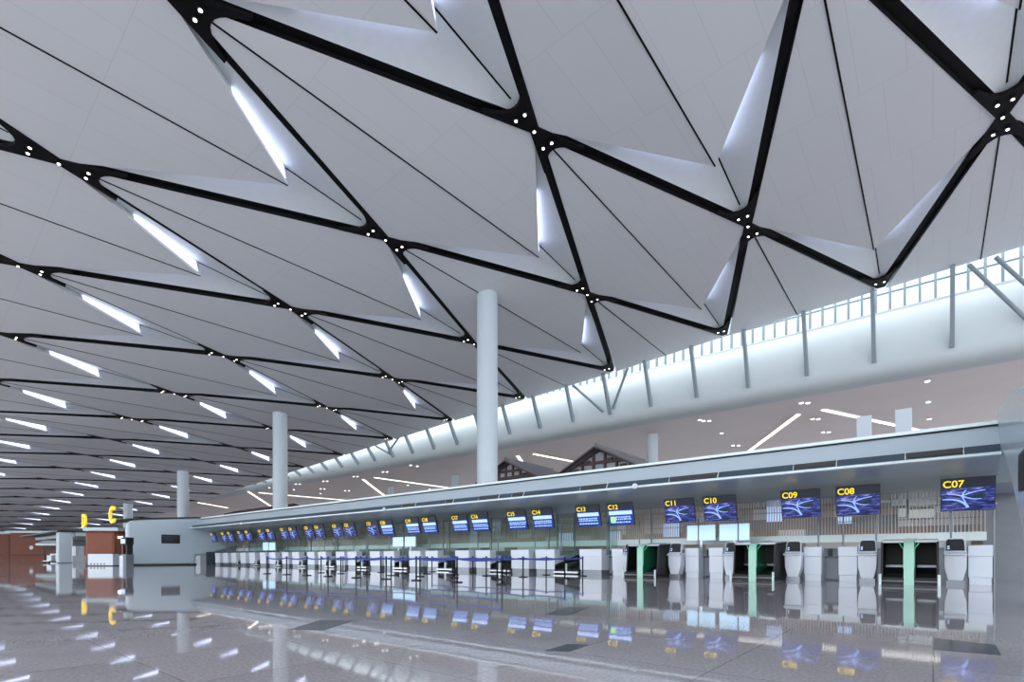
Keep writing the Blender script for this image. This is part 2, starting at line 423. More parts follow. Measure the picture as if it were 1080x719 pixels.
# window bays: one per strut spacing
xs = [rho(u)*45 for u in (920, 1005)]
STEP = (rho(920)-rho(725))*45/3/1.52
P0 = rho(920)*45.25
POSTS = [P0-4.42*k for k in range(-5, 26)]
for k in range(-4, 12):
    x1 = P0-4.42*(k-1); x0 = P0-4.42*k
    w = structure('window_%d' % (k+5), ((x0+x1)/2, 48.2, 19.4))
    g = MB(); g.box(x0, x1, 48.16, 48.2, 19.4, 22.5).build('pane', M_WGLASS, w)
    fr = MB(); nn = 5
    for q in range(nn):
        xx = x0+(x1-x0)*q/nn; fr.box(xx-.08, xx+.08, 48.05, 48.3, 19.4, 22.5)
    fr.box(x0, x1, 48.08, 48.25, 20.75, 20.83); fr.build('window_frame', M_STRUT, w)
for x in POSTS:
    zt = 20.3+.0454*x-.02
    if zt > 15.4: MB().bar((x, 45.35, zt), (x, 46.86, 15.25), .26, .42, (0, 1, 0)).build('strut', M_STRUT, fas, bevel=.03)
def brace(u0, v0, u1, v1, y0=45.5, y1=46.7):
    a = onY(u0, v0, y0); b = onY(u1, v1, y1)
    MB().tube((a[0], y0, a[1]), (b[0], y1, b[1]), .13, 10).build('brace', M_STRUT, fas, smooth=True)
brace(1022, 279, 1084, 338); brace(1050, 271, 1082, 300); brace(604, 406, 636, 434); brace(662, 388, 646, 431); brace(420, 462, 410, 476); brace(396, 470, 412, 479)
# lower ceiling lights
def unp(u, v): return onZ(u, v, 14.2)
LL = [(787, 477, 842, 436, 'white line light slanting up to the right on the lower ceiling'),
      (868, 431, 970, 453, 'white line light behind the white boards on the canopy'),
      (563, 478, 605, 486, 'white line light left of the large timber gable'),
      (546, 480, 551, 487, 'short white line light above the small timber gable'),
      (395, 503, 475, 514, 'white line light between the two left columns and nearer the front one'),
      (383, 505, 405, 522, 'slanting white line light right of the second column'),
      (262, 518, 285, 533, 'slanting white line light just left of the second column'),
      (273, 519, 376, 528, 'long white line light crossing behind the second column'),
      (200, 528, 240, 535, 'white line light right of the third column')]
for u0, v0, u1, v1, lab in LL:
    a, b = unp(u0, v0), unp(u1, v1); c = ((a[0]+b[0])/2, (a[1]+b[1])/2, 14.2)
    t = thing('line_light', c, lab, 'ceiling light', 'line lights on the lower ceiling')
    MB().bar((a[0], a[1], 14.16), (b[0], b[1], 14.16), .5, .08).build('frame', M_WHITE, t)
    MB().bar((a[0], a[1], 14.10), (b[0], b[1], 14.10), .36, .05).build('diffuser', M_LINEL, t)
dl = None
DL = [(742, 443), (748, 443), (738, 442), (845, 424), (852, 424), (857, 441), (863, 441), (868, 455), (874, 455), (761, 456), (779, 469), (773, 469), (978, 401), (979, 423), (980, 441),
      (433, 490), (440, 491), (404, 497), (408, 497), (373, 502), (377, 502), (341, 507), (345, 507), (312, 510), (316, 510), (338, 515), (342, 515), (364, 517), (368, 517), (338, 520), (284, 514), (430, 511), (453, 515), (310, 516)]
for u, v in DL:
    x, y = unp(u, v)
    if dl is None:
        dl = thing('downlight', (x, y, 14.2), 'tiny round downlight set in the lower ceiling', 'downlight', 'downlights in the lower ceiling')
        MB().tube((x, y, 14.2), (x, y, 14.12), .22, 12).build('trim_ring', M_WHITE, dl)
        MB().tube((x, y, 14.12), (x, y, 14.09), .16, 12).build('lens', M_LAMP, dl)
    else: copy_thing(dl, (x, y, 14.2))

# ------------------------------------------------------------------ columns
for u, top, r in ((514, 308, .73), (295.5, 436, .74), (193, 497, .72), (135, 531, .68)):
    X, Z = onY(u, top, 26.8)
    c = structure('column', (X, 26.8, 0))
    MB().tube((X, 26.8, 0), (X, 26.8, Z), r, 40).build('shaft', M_COLUMN, c, smooth=True)
    MB().tube((X, 26.8, Z-.02), (X, 26.8, Z+.06), r*1.02, 40).build('cap_ring', M_STRUT, c, smooth=True)
for u, Y, r in ((688, 53.5, .62), (480, 60, .6), (412, 62, .6)):
    X = rho(u)*Y
    c = structure('column', (X, Y, 0)); MB().tube((X, Y, 0), (X, Y, 14.2), r, 32).build('shaft', M_COLUMN, c, smooth=True)
# end walls
MB().box(-345, -335, -60, 126, 0, 22).build('wall_far_end', M_GDIM, kind='structure')

# ------------------------------------------------------------------ check-in island C
D = 19.34
XL, XRt = -53.4, 1.32
XC = XL+.3
can = thing('counter_canopy', (-26, 20, 0), 'long blue-grey canopy with a dark slot above the row of check-in counters', 'canopy')
pr = [(17.72, 3.34), (17.68, 3.40), (17.72, 3.44), (18.05, 3.46), (18.12, 3.62), (17.98, 3.66), (18.55, 4.22), (18.62, 4.30), (18.62, 4.37), (18.9, 4.40), (24.5, 4.40), (24.5, 2.96), (21.6, 2.96), (19.2, 3.16)]
MB().prism(pr, 'x', XC, XRt).build('shell', M_CANOPY, can)
MB().box(XC, XRt, 17.66, 17.73, 3.36, 3.415).build('lip', M_RAIL, can)
MB().prism([(18.50, 4.235), (18.535, 4.275), (18.60, 4.275), (18.60, 4.235)], 'x', XC, XRt).build('dark_strip', M_VENT, can)  # black strip along the face, just under the top trim
MB().box(XC, XRt, 18.56, 18.64, 4.29, 4.385).build('top_trim', M_RAIL, can)
sl = MB().add([(XC, 17.86, 3.452), (XRt, 17.86, 3.452), (XRt, 17.975, 3.665), (XC, 17.975, 3.665)], [(0, 1, 2, 3)]).build('slot', M_SLOT, can)
for ua, ub in ((706, 757), (837, 882), (955, 1016), (612, 640), (540, 552), (505, 526), (470, 478), (424, 438)):
    xa, xb = rho(ua)*17.9, rho(ub)*17.9
    v = MB()
    for q in range(4): v.bar((xa, 17.862+.03*q, 3.475+.055*q), (xb, 17.862+.03*q, 3.475+.055*q), .05, .03)
    v.box(xa, xb, 17.90, 17.93, 3.47, 3.62)
    v.build('vent', M_VENT, can)
    for xx in (xa, xb): MB().bar((xx, 17.855, 3.45), (xx, 17.965, 3.66), .03, .03).build('vent_end', M_RAIL, can)
for u, v in ((672, 513), (408, 537), (257, 552)):
    X, Z = onY(u, v, 17.8)
    t = thing('dome_camera', (X, 17.6, Z), {672: 'round white camera in the canopy slot above the C12 board', 408: 'round white camera in the canopy slot above the C20 board', 257: 'round white camera in the canopy slot above the C31 board'}[u], 'camera', 'cameras on the canopy')
    MB().tube((X, 17.65, Z), (X, 17.58, Z), .1, 16).build('base', M_WHITE, t); MB().tube((X, 17.58, Z), (X, 17.52, Z), .075, 16, .04).build('dome', M_RAIL, t)
# white boards standing on the canopy
for u0, u1, v0, v1, Y, lab in ((903.5, 919.5, 440, 462, 20.5, 'smaller white board standing on the canopy, left of two'), (944, 962, 432.5, 457, 20.5, 'larger white board standing on the canopy, right of two')):
    x0, x1 = rho(u0)*Y, rho(u1)*Y; z1 = onY(u0, v0, Y)[1]
    t = thing('white_board', ((x0+x1)/2, Y, 4.4), lab, 'board', 'white boards on the canopy')
    MB().box(x0, x1, Y-.04, Y+.04, 4.46, z1).build('panel', M_BOARD, t, bevel=.01)
    for xx in (x0+.1, x1-.1): MB().box(xx-.03, xx+.03, Y-.12, Y+.12, 4.4, 4.5).build('foot', M_STRUT, t)
# portal ends
def portal(x0, x1, label, sign=None):
    t = thing('island_portal', ((x0+x1)/2, 14, 0), label, 'portal', 'portals ending the check-in island')
    pp = [(11.2, 0.0), (11.6, 1.5), (12.4, 3.0), (13.4, 3.98), (15.5, 4.45), (18.4, 4.78), (20.0, 4.62), (24.5, 4.55), (24.5, 2.9), (20.8, 2.96), (19.6, 3.6), (18.4, 3.62), (17.0, 3.12), (15.6, 2.35), (14.3, 1.55), (13.4, 1.0), (13.0, .55), (12.9, 0)]
    return t, pp
t, pp = portal(XRt, 2.4, 'curved blue-grey portal leg at the right end of the counter row')
pp[0:4] = [(9.2, 0), (9.6, 1.4), (10.8, 2.9), (13.0, 3.9)]
MB().prism(pp, 'x', XRt, 2.5).build('leg', M_CANOPY, t, bevel=.12)
sg = [(onY(1062, 0, 1)[0], 0)]
MB().box(XRt-.05, XRt, 12.6, 13.9, 2.05, 2.75).build('sign_panel', M_VENT, t)
MB().prism([(13.6, 4.5), (12.6, 4.3), (12.4, 4.9), (13.2, 5.2)], 'x', 1.5, 1.62).build('roof_trim', M_STRUT, t)
t = thing('island_portal', (-54, 14, 0), 'blue-grey rounded portal block with dark sign at the far end of the counter row', 'portal', 'portals ending the check-in island')
pl = [(13.0, 0), (13.0, 3.6), (13.3, 3.9), (13.9, 4.0), (18.8, 4.42), (24.5, 4.4), (24.5, 2.6), (19.4, 1.0), (19.0, .9), (18.4, .9), (18.4, 0)]
MB().prism(pl, 'x', -54.0, XL).build('leg', M_CANOPY, t, bevel=.3)
MB().prism([(13.1, 3.93), (13.9, 4.02), (18.8, 4.42), (18.8, 4.52), (13.9, 4.13), (13.0, 4.03)], 'x', -61.0, XL-.05).build('roof_edge', M_VENT, t)
MB().box(XL-.3, XL+.02, 13.3, 18.4, 0, .12).build('skirting', M_VENT, t)
MB().prism([(19.2, 0), (19.2, 1.2), (23.5, 1.2), (23.5, 0)], 'x', -54.8, -53.4).build('void_block', M_SLOT, t)  # dark block standing in for the shaded void under the leg
sx = XL+.06
sgn = MB().box(XL, sx, 15.55, 17.0, 1.95, 2.75).build('sign_panel', M_VENT, t)
for q in range(3): MB().box(sx, sx+.01, 15.65+.1*q, 16.9-.22*q, 2.55-.17*q, 2.6-.17*q).build('sign_line', M_SLOT, sgn)

# back of the island: slat screen, rail, glass, office wall
scr = thing('slat_screen', (-26, 22, 0), 'long screen of thin bronze slats over a white rail behind the counters', 'screen')
MB().box(XL+.02, XRt-.02, 21.95, 22.2, 1.30, 1.58).build('rail', M_RAIL, scr, bevel=.01)
mm = MB(); x = XRt-.05
while x > XL: mm.box(x-.012, x+.012, 22.02, 22.08, 1.58, 2.95); x -= .095
tag(mm.build('slats', M_SLAT, scr), kind='stuff')
for z in (2.05, 2.5): MB().box(XL+.02, XRt-.02, 22.08, 22.11, z-.015, z+.015).build('slat_bar', M_STRUT, scr)
bw = MB().box(XL, XRt+2.2, 26.0, 26.2, 0, 4.3).build('wall_office', M_BACK, kind='structure')
MB().box(XL, XRt, 23.2, 23.3, 0, 1.1).build('wall_office_low', M_GDIM, kind='structure')
MB().box(XL-.4, XL-.2, 19.6, 26.2, 0, 4.3).build('wall_island_left', M_GDIM, kind='structure')
MB().box(XRt+.02, 7, 24.0, 24.2, 0, 4.3).build('wall_island_end', M_GDIM, kind='structure')
# white boards seen through the slats; most get glow put into the material
wb = [(940, 956, 525, 533), (959, 988, 525, 534), (947, 956, 536, 545), (959, 986, 537, 546), (809, 825, 534, 550), (884, 898, 545, 552), (640, 655, 560, 570), (700, 716, 552, 566), (590, 604, 562, 576), (520, 528, 548, 560), (496, 503, 556, 574), (404, 412, 565, 576)]
for q, (u0, u1, v0, v1) in enumerate(wb):
    Y = 25.5; x0, x1 = rho(u0)*Y, rho(u1)*Y; z1, z0 = onY((u0+u1)/2, v0, Y)[1], onY((u0+u1)/2, v1, Y)[1]
    lab = 'white notice board behind the slats, ' + ['upper left of four between C08 and C07', 'upper right of four between C08 and C07', 'lower left of four between C08 and C07', 'lower right of four between C08 and C07', 'left of the C09 board', 'below the C08 board', 'below the C12 board', 'left of the two pale blank screens', 'between C14 and C13', 'right of the C16 board', 'right of the C17 board', 'right of the C20 board'][q]
    t = thing('notice_board', ((x0+x1)/2, Y, z0), lab, 'board', 'white boards in the office behind')
    MB().box(x0, x1, Y-.03, Y+.02, z0, z1).build('panel', M_BAND if q > 3 else M_RAIL, t)
    MB().box(x0-.03, x1+.03, Y+.02, Y+.05, z0-.03, z1+.03).build('frame', M_STRUT, t)

# counters ---------------------------------------------------------------
CU = {7: 1034, 9: 857, 11: 729.4, 13: 622.5, 8: 894, 10: 755, 12: 651, 14: 574.5, 15: 548, 16: 509, 17: 487, 18: 455, 19: 437, 20: 410, 21: 395, 22: 371, 23: 358.5}
def cx(n):
    if n in CU: return rho(CU[n])*D
    k = (n-7)//2 if n % 2 else (n-8)//2
    a, b = (1.13283, 4.67966) if n % 2 else (-2.34882, 4.56313)
    return S*(a-b*k+.02417*k*k)
GRP = 'white check-in counters under the numbered boards'
def counter(n, w):
    X = cx(n); Y = D
    nm = 'C%02d' % n
    if n <= 12:
        t = thing('counter_cabinet', (X, Y, 0), 'narrow white counter cabinet beside the kiosk under the %s board' % nm, 'counter', 'narrow white cabinets of the self-service bays')
    else:
        t = thing('check_in_counter', (X, Y, 0), 'white box check-in counter below the %s board' % nm, 'counter', GRP)
    h = w/2
    MB().box(X-h, X+h, Y+.03, Y+.95, .2, .80).build('body', M_COUNT, t, bevel=.008)
    MB().box(X-h-.01, X+h+.01, Y, Y+.45, .80, 1.11).build('upper_panel', M_COUNT, t, bevel=.012)
    MB().box(X-h, X+h, Y+.45, Y+.95, .78, .84).build('desk_top', M_COUNT, t, bevel=.008)
    MB().box(X-h+.02, X+h-.02, Y+.06, Y+.93, 0, .2).build('kick_plate', M_KICK if n > 12 else M_COUNT, t)
    return t
for n in range(7, 13): counter(n, .50)
for n in range(13, 35): counter(n, 1.08 if n < 16 else 1.0)
# desks (grey) between the back-to-back cabinets
def gap_desk(a, b):
    x0, x1 = cx(a)+.6, cx(b)-.6
    if a <= 12: x0 = cx(a)+.27
    if b <= 12: x1 = cx(b)-.27
    X = (x0+x1)/2
    t = thing('staff_desk', (X, D+.4, 0), 'low grey staff desk between the C%02d and C%02d counters' % (b, a), 'desk', 'grey staff desks between counters')
    MB().box(x0, x1, D+.55, D+1.0, .74, .80).build('desk_top', M_SLOT, t)
    MB().box(x0, x1, D+.6, D+.66, .05, .74).build('front_panel', M_GDIM, t)
    MB().box(x0+.06, x0+.2, D+.75, D+.8, .8, 1.06).build('monitor', M_VENT, t)
for a, b in ((9, 8), (11, 10), (13, 12), (15, 14), (17, 16), (19, 18), (21, 20), (23, 22), (25, 24), (27, 26), (29, 28), (31, 30), (33, 32)): gap_desk(a, b)
# manned conveyors in the wide gaps
for a in range(14, 34, 2):
    x0, x1 = cx(a)+.56, cx(a-1)-.56; X = (x0+x1)/2
    if x1-x0 < .4: continue
    t = thing('weigh_conveyor', (X, D, 0), 'twin black weigh conveyor between the C%02d and C%02d counters' % (a, a-1), 'conveyor', 'weigh conveyors between manned counters')
    MB().prism([(D-.12, .05), (D-.12, .12), (D+2.2, .12), (D+2.2, .05)], 'x', x0, x1).build('base_rail', M_STEEL, t)
    for xa, xb in ((x0, X-.04), (X+.04, x1)):
        MB().prism([(D-.05, .13), (D-.05, .2), (D+.9, .32), (D+2.3, .75), (D+2.3, .6), (D+.9, .13)], 'x', xa+.03, xb-.03).build('belt', M_DARK, t)
    MB().box(X-.04, X+.04, D-.1, D, .1, .48).build('divider_post', M_RAIL, t)
    MB().prism([(D-.02, .3), (D-.02, .45), (D+1.2, .62), (D+2.3, .9), (D+2.3, .6), (D+.9, .3)], 'x', X-.02, X+.02).build('divider', M_STEEL, t)
    for xx in (x0, x1-.03): MB().prism([(D, .12), (D, .4), (D+2.3, .95), (D+2.3, .12)], 'x', xx, xx+.03).build('side_guard', M_DARK, t)
# self-service bag drops
def bag_drop(a, b):     # between cabinet a (left) and b (right)
    Y = 18.0; X = {(8, 7): rho(958.5)*Y, (10, 9): rho(793.5)*Y, (12, 11): rho(675)*Y}[(a, b)]
    t = thing('bag_drop_machine', (X, Y, 0), 'twin black bag drop with a green divider between the C%02d and C%02d kiosks' % (a, b), 'bag drop', 'self-service bag drops')
    hw = .645
    dv = [(Y, 0.0), (Y, .98), (Y+.03, 1.08), (Y+.1, 1.16), (Y+.22, 1.21), (Y+1.1, 1.3), (Y+2.2, 1.34), (Y+2.2, 0)]
    d = MB().prism(dv, 'x', X-.105, X+.105).build('divider', M_GREEN, t)
    fr = MB(); ou = dv[:7]
    n = len(ou)
    inn = [(Y-.012, 0), (Y-.012, .985), (Y+.018, 1.09), (Y+.093, 1.172), (Y+.217, 1.222), (Y+1.1, 1.312), (Y+2.2, 1.352)]
    fr.prism(ou+inn[::-1], 'x', X-.115, X+.115); fr.build('divider_front', M_GREENF, d)
    for sx in (-1, 1):
        xi, xo = X+sx*.12, X+sx*hw
        x0, x1 = min(xi, xo), max(xi, xo)
        hd = MB()
        hd.box(x0, x1, Y+1.3, Y+1.36, .2, 1.2)
        hd.prism([(Y+.30, 1.18), (Y+.30, 1.225), (Y+2.1, 1.3), (Y+2.1, 1.2)], 'x', x0, x1)
        xs_ = xo-sx*.05
        hd.prism([(Y+.12, .1), (Y+.25, 1.2), (Y+2.1, 1.25), (Y+2.1, .1)], 'x', min(xo, xs_), max(xo, xs_))
        h = hd.build('hood', M_DARK, t)
        MB().prism([(Y+.295, 1.185), (Y+.285, 1.25), (Y+2.1, 1.33), (Y+2.1, 1.30), (Y+.31, 1.225)], 'x', x0, x1).build('hood_edge', M_STEEL, h)
        MB().prism([(Y+.0, .12), (Y+.0, .2), (Y+.9, .3), (Y+1.3, .48), (Y+1.3, .12)], 'x', x0+.02, x1-.02).build('belt', M_DARK, t)
        MB().box(x0+.04, x1-.04, Y+1.24, Y+1.3, .47, .54).build('belt_end', M_KICK, t)
        MB().tube((x0, Y-.03, .1), (x1, Y-.03, .1), .022, 8).build('base_rail', M_STEEL, t)
        MB().box(x0, x1, Y+.02, Y+2, .0, .08).build('plinth', M_DARK, t)
        ls = MB(); xe = X+sx*.118
        ls.bar((xe, Y+.03, .45), (xe, Y+.03, 1.0), .016, .016, (0, 1, 0)); ls.bar((xe, Y+.03, 1.0), (xe+sx*.10, Y+.2, 1.17), .016, .016)
        ls.build('light_strip', M_LED, t)
        MB().tube((xo, Y-.12, 0), (xo, Y-.12, .3), .035, 12).build('guard_post', M_RAIL, t)
    return X
BX = {}
for a, b in ((8, 7), (10, 9), (12, 11)): BX[a] = BX[b] = bag_drop(a, b)
# kiosks
def kiosk(n, u):
    Y = 18.95; X = rho(u)*Y
    t = thing('check_in_kiosk', (X, Y, 0), 'white self-service kiosk with a black tilted screen under the C%02d board' % n, 'kiosk', 'white self-service kiosks')
    fr = [(-.16, .12), (.16, .12), (.235, .45), (.245, .84), (-.245, .84), (-.235, .45)]
    MB().prism([(X+p, q) for p, q in fr], 'y', Y+.02, Y+.45).build('pedestal', M_COUNT, t, bevel=.012)
    MB().box(X-.2, X+.2, Y+.03, Y+.5, 0, .12).build('base', M_KICK, t)
    MB().prism([(Y-.08, .83), (Y-.08, .87), (Y+.1, .93), (Y+.45, .93), (Y+.45, .83)], 'x', X-.25, X+.25).build('tray', M_COUNT, t, bevel=.01)
    MB().box(X-.04, X+.04, Y-.002, Y+.03, .74, .78).build('card_slot', M_RAIL, t)
    hd = MB().prism([(-.235, .92), (.235, .92), (.215, 1.24), (.17, 1.31), (-.17, 1.31), (-.215, 1.24)], 'y', 0, .09)
    hd.xf(lambda v: Vector((X+v.x, Y+.08+v.y+(v.z-.92)*.35, v.z))); h = hd.build('head', M_COUNT, t, bevel=.008)
    sc = MB().prism([(-.205, .955), (.205, .955), (.19, 1.24), (.15, 1.285), (-.15, 1.285), (-.19, 1.24)], 'y', -.012, 0)
    sc.xf(lambda v: Vector((X+v.x, Y+.08+v.y+(v.z-.92)*.35, v.z))); s = sc.build('screen', M_VENT, t)
    bt = MB()
    for zz in (1.0, 1.06): bt.box(-.17, -.12, -.018, -.012, zz, zz+.035)
    bt.xf(lambda v: Vector((X+v.x, Y+.08+v.y+(v.z-.92)*.35, v.z))); bt.build('button', M_BAND, s)
    MB().tube((X+.20*(-1 if n % 2 else 1), Y-.02, .86), (X+.26*(-1 if n % 2 else 1), Y-.06, .86), .035, 10).build('scanner', M_RAIL, t)
for n, u in ((7, 1007.5), (8, 914.5), (9, 836), (10, 770.5), (11, 711), (12, 662.3)): kiosk(n, u)

# numbered boards ---------------------------------------------------------
TILT = math.radians(16)
def board(n, u, w=1.18, kindn='swirl', posts=(.35,)):
    Y = 19.6; X = rho(u)*Y; zb = 2.10; hh = .96
    desc = {'swirl': 'purple-blue aerial picture', 'list': 'pale banded flight list'}[kindn]
    t = thing('number_board', (X, Y, zb), 'dark hanging board numbered C%02d in yellow with a %s' % (n, desc), 'sign', 'numbered boards above the counters')
    def tl(v): # local tilt about bottom edge
        return Vector((X+v.x, Y+v.y*math.cos(TILT)-v.z*math.sin(TILT), zb+v.z*math.cos(TILT)+v.y*math.sin(TILT)))
    def B(x0, x1, y0, y1, z0, z1): return MB().box(x0, x1, y0, y1, z0, z1).xf(tl)
    B(-w/2, w/2, 0, .07, 0, hh).build('housing', M_HDR, t, bevel=.008)
    s = B(-w/2+.02, w/2-.02, -.008, 0, .02, hh*.70).build('screen', M_SCREEN if kindn == 'swirl' else M_BLUE, t)
    if kindn == 'swirl':
        g = MB()
        def stroke(pts, wd):
            for k in range(len(pts)-1):
                (xa, za), (xb, zb_) = pts[k], pts[k+1]; dx, dz = xb-xa, zb_-za; L = math.hypot(dx, dz); nx, nz = -dz/L, dx/L
                wa, wb_ = wd*(1-.7*k/len(pts)), wd*(1-.7*(k+1)/len(pts))
                g.add([(xa+nx*wa, -.012, za+nz*wa), (xb+nx*wb_, -.012, zb_+nz*wb_), (xb-nx*wb_, -.012, zb_-nz*wb_), (xa-nx*wa, -.012, za-nz*wa)], [(0, 1, 2, 3)])
        c = (-.12*w/1.18, .44)
        for tgt, bend in (((-.42, .50), .02), ((.38, .58), .03), ((.02, .12), -.0), ((-.02, .62), .02), ((.30, .34), -.04)):
            pts = []
            for k in range(7):
                q = k/6; pts.append((c[0]+(tgt[0]-c[0])*q, c[1]+(tgt[1]-c[1])*q+bend*math.sin(math.pi*q)))
            stroke(pts, .019)
        arc = [(-.46+.5*math.cos(a)*.95, .06+.30*math.sin(a)) for a in [1.62*(1-k/10)+.12 for k in range(11)]]
        stroke(arc[::-1], .036)
        g.xf(tl).build('screen_graphic', M_GLYPH, s)
        ov = MB().add([tl(Vector((.20+.20*math.cos(a), -.010, .40+.07*math.sin(a)+.05*math.cos(a)))) for a in [k*math.pi/10 for k in range(20)]], [tuple(range(20))]); ov.build('screen_island', M_OVAL, s)
    else:
        B(-w/2+.06, w/2-.06, -.014, -.008, .46, .62).build('screen_band', M_BAND, s)
        r = random.Random(n)
        for row, zz in enumerate((.33, .24, .11)):
            mm = MB(); x = -w/2+.1
            while x < w/2-.16:
                l = r.uniform(.04, .13); mm.add([tl(Vector(q)) for q in ((x, -.013, zz), (x+l, -.013, zz), (x+l, -.013, zz+.06), (x, -.013, zz+.06))], [(0, 1, 2, 3)]); x += l+.025
            mm.build('screen_text', M_LINE, s)
        if n == 12:
            dd = MB().tube((-.36, -.02, .26), (-.36, -.01, .26), .13, 20).xf(tl); dd.build('screen_badge', M_GDOT, s)
    text('C%02d' % n, .275, M_YEL, t, tl(Vector((-w/2+.05, -.015, hh*.70+.03))), (math.pi/2+TILT, 0, 0), .006, .004)
    for p in posts:
        xx = X+p*w
        MB().tube((xx, Y+.86, .0), (xx, Y+.86, 2.3), .028, 10).build('post', M_POST, t)
        MB().tube((xx, Y+.86, 2.28), (xx, Y+.02, 2.28), .022, 8).build('arm', M_STEEL, t)
BU = {7: 1020, 8: 905, 9: 845, 10: 760, 11: 718, 12: 656, 13: 622, 14: 574, 15: 547, 16: 508, 17: 487, 18: 455, 19: 437, 20: 410, 21: 395, 22: 371, 23: 358, 24: 339, 25: 328, 26: 311, 27: 302, 28: 287, 29: 278, 30: 264, 31: 256, 32: 245, 33: 238.5, 34: 227}
for n, u in BU.items():
    board(n, u, kindn='list' if 12 <= n <= 20 else 'swirl', posts={7: (-.28, .52), 8: (-.42, .35)}.get(n, (.32,)))
# tall slim posts up to the canopy
for u, lab in ((588, 'between C14 and C13'), (606, 'left of the C13 counter'), (642, 'left of the C12 cabinet'), (687, 'behind the C12 bag drop'), (517, 'between C16 and C15'), (474, 'between C18 and C17'), (426, 'between C20 and C19')):
    YP = 21.78; X = rho(u)*YP
    t = thing('steel_post', (X, YP, 0), 'slim dark floor-to-canopy post ' + lab, 'post', 'slim posts under the canopy')
    MB().tube((X, YP, 0), (X, YP, 2.95), .04, 12).build('shaft', M_STRUT, t, smooth=True)
    MB().tube((X, YP, 0), (X, YP, .03), .09, 12).build('foot', M_STEEL, t)
# glass partitions behind manned counters
for a in range(13, 33, 2):
    x1, x0 = cx(a)+.3, cx(a+2)+.3
    t = thing('glass_partition', ((x0+x1)/2, 21.3, 0), 'greenish glass partition behind the C%02d and C%02d counters' % (a, a+1), 'partition', 'glass partitions behind the manned counters')
    MB().box(x0+.02, x1-.02, 21.29, 21.31, .1, 2.9).build('pane', M_GLASS, t)
    MB().box(x0, x1, 21.27, 21.33, 0, .1).build('bottom_rail', M_STEEL, t)
    MB().box(x0, x0+.05, 21.26, 21.34, .1, 2.97).build('mullion', M_STRUT, t)
# pale blank monitors
for u0, u1, v0, v1, lab in ((725, 754, 554, 569.5, 'blank pale blue screen below the C11 and C10 boards, left one'), (759, 790, 552.5, 569.5, 'blank pale blue screen below the C10 board, right one'), (414.5, 425, 566.5, 576, 'small pale blue screen below C19 board, left of its pair'), (427, 438, 566, 576, 'small pale blue screen below C19 board, right of its pair'), (277, 283, 572, 580, 'tiny pale blue screen below the C29 board'), (284, 290, 572, 580, 'tiny pale blue screen below the C28 board')):
    Y = 20.85; x0, x1 = rho(u0)*Y, rho(u1)*Y; z1 = onY((u0+u1)/2, v0, Y)[1]; z0 = onY((u0+u1)/2, v1, Y)[1]; X = (x0+x1)/2
    t = thing('monitor', (X, Y, 0), lab, 'screen', 'pale blue monitors behind the counters')
    MB().box(x0-.02, x1+.02, Y, Y+.06, z0-.02, z1+.02).build('housing', M_RAIL, t, bevel=.006)
    MB().box(x0, x1, Y-.008, Y, z0, z1).build('screen', M_PALE, t)
    MB().box(X-.04, X+.04, Y+.03, Y+.07, 0, z0).build('stand', M_STEEL, t); MB().box(X-.25, X+.25, Y-.12, Y+.2, 0, .02).build('foot', M_STEEL, t)

# queue posts ------------------------------------------------------------
def row(Y, xs, lab):
    xs = sorted(xs)
    for q, X in enumerate(xs):
        t = thing('queue_post', (X, Y, 0), lab, 'queue post', 'black queue posts, '+lab.split(', ')[1])
        MB().tube((X, Y, 0), (X, Y, .025), .17, 20).build('base', M_BLACK, t)
        MB().tube((X, Y, .025), (X, Y, .76), .028, 12).build('pole', M_BLACK, t)
        MB().tube((X, Y, .72), (X, Y, .80), .036, 12).build('belt_head', M_BELTB, t)
        if q < len(xs)-1:
            X2 = xs[q+1]-.04; b = MB(); nseg = 6; L = X2-X
            for k in range(nseg):
                za = .75-.05*math.sin(math.pi*k/nseg)*L/1.8; zb = .75-.05*math.sin(math.pi*(k+1)/nseg)*L/1.8
                b.add([(X+L*k/nseg, Y-.003, za), (X+L*(k+1)/nseg, Y-.003, zb), (X+L*(k+1)/nseg, Y-.003, zb-.06), (X+L*k/nseg, Y-.003, za-.06),
                       (X+L*k/nseg, Y+.003, za), (X+L*(k+1)/nseg, Y+.003, zb), (X+L*(k+1)/nseg, Y+.003, zb-.06), (X+L*k/nseg, Y+.003, za-.06)],
                      [(0, 1, 2, 3), (7, 6, 5, 4), (0, 4, 5, 1), (3, 2, 6, 7)])
            b.build('belt', M_BELTB, t)
row(11.0, [-23.5, -21.7, -20.0, -18.4, -16.5, -14.7, -13.1, -11.2, -9.4], 'slim black queue post with blue belt, in the row nearest the camera')
row(13.2, [-22.7, -21.0, -19.0, -17.3, -15.5, -13.6, -11.5], 'slim black queue post with blue belt, in the second row from the camera')
row(15.4, [-24.3, -22.7, -21.0, -19.3, -17.6, -15.8, -14.0, -12.1, -10.2], 'slim black queue post with blue belt, in the third row from the camera')
row(17.75, [-19.9, -18.4, -17.0, -14.9, -12.7, -10.9], 'slim black queue post with blue belt, in the row nearest the counters')
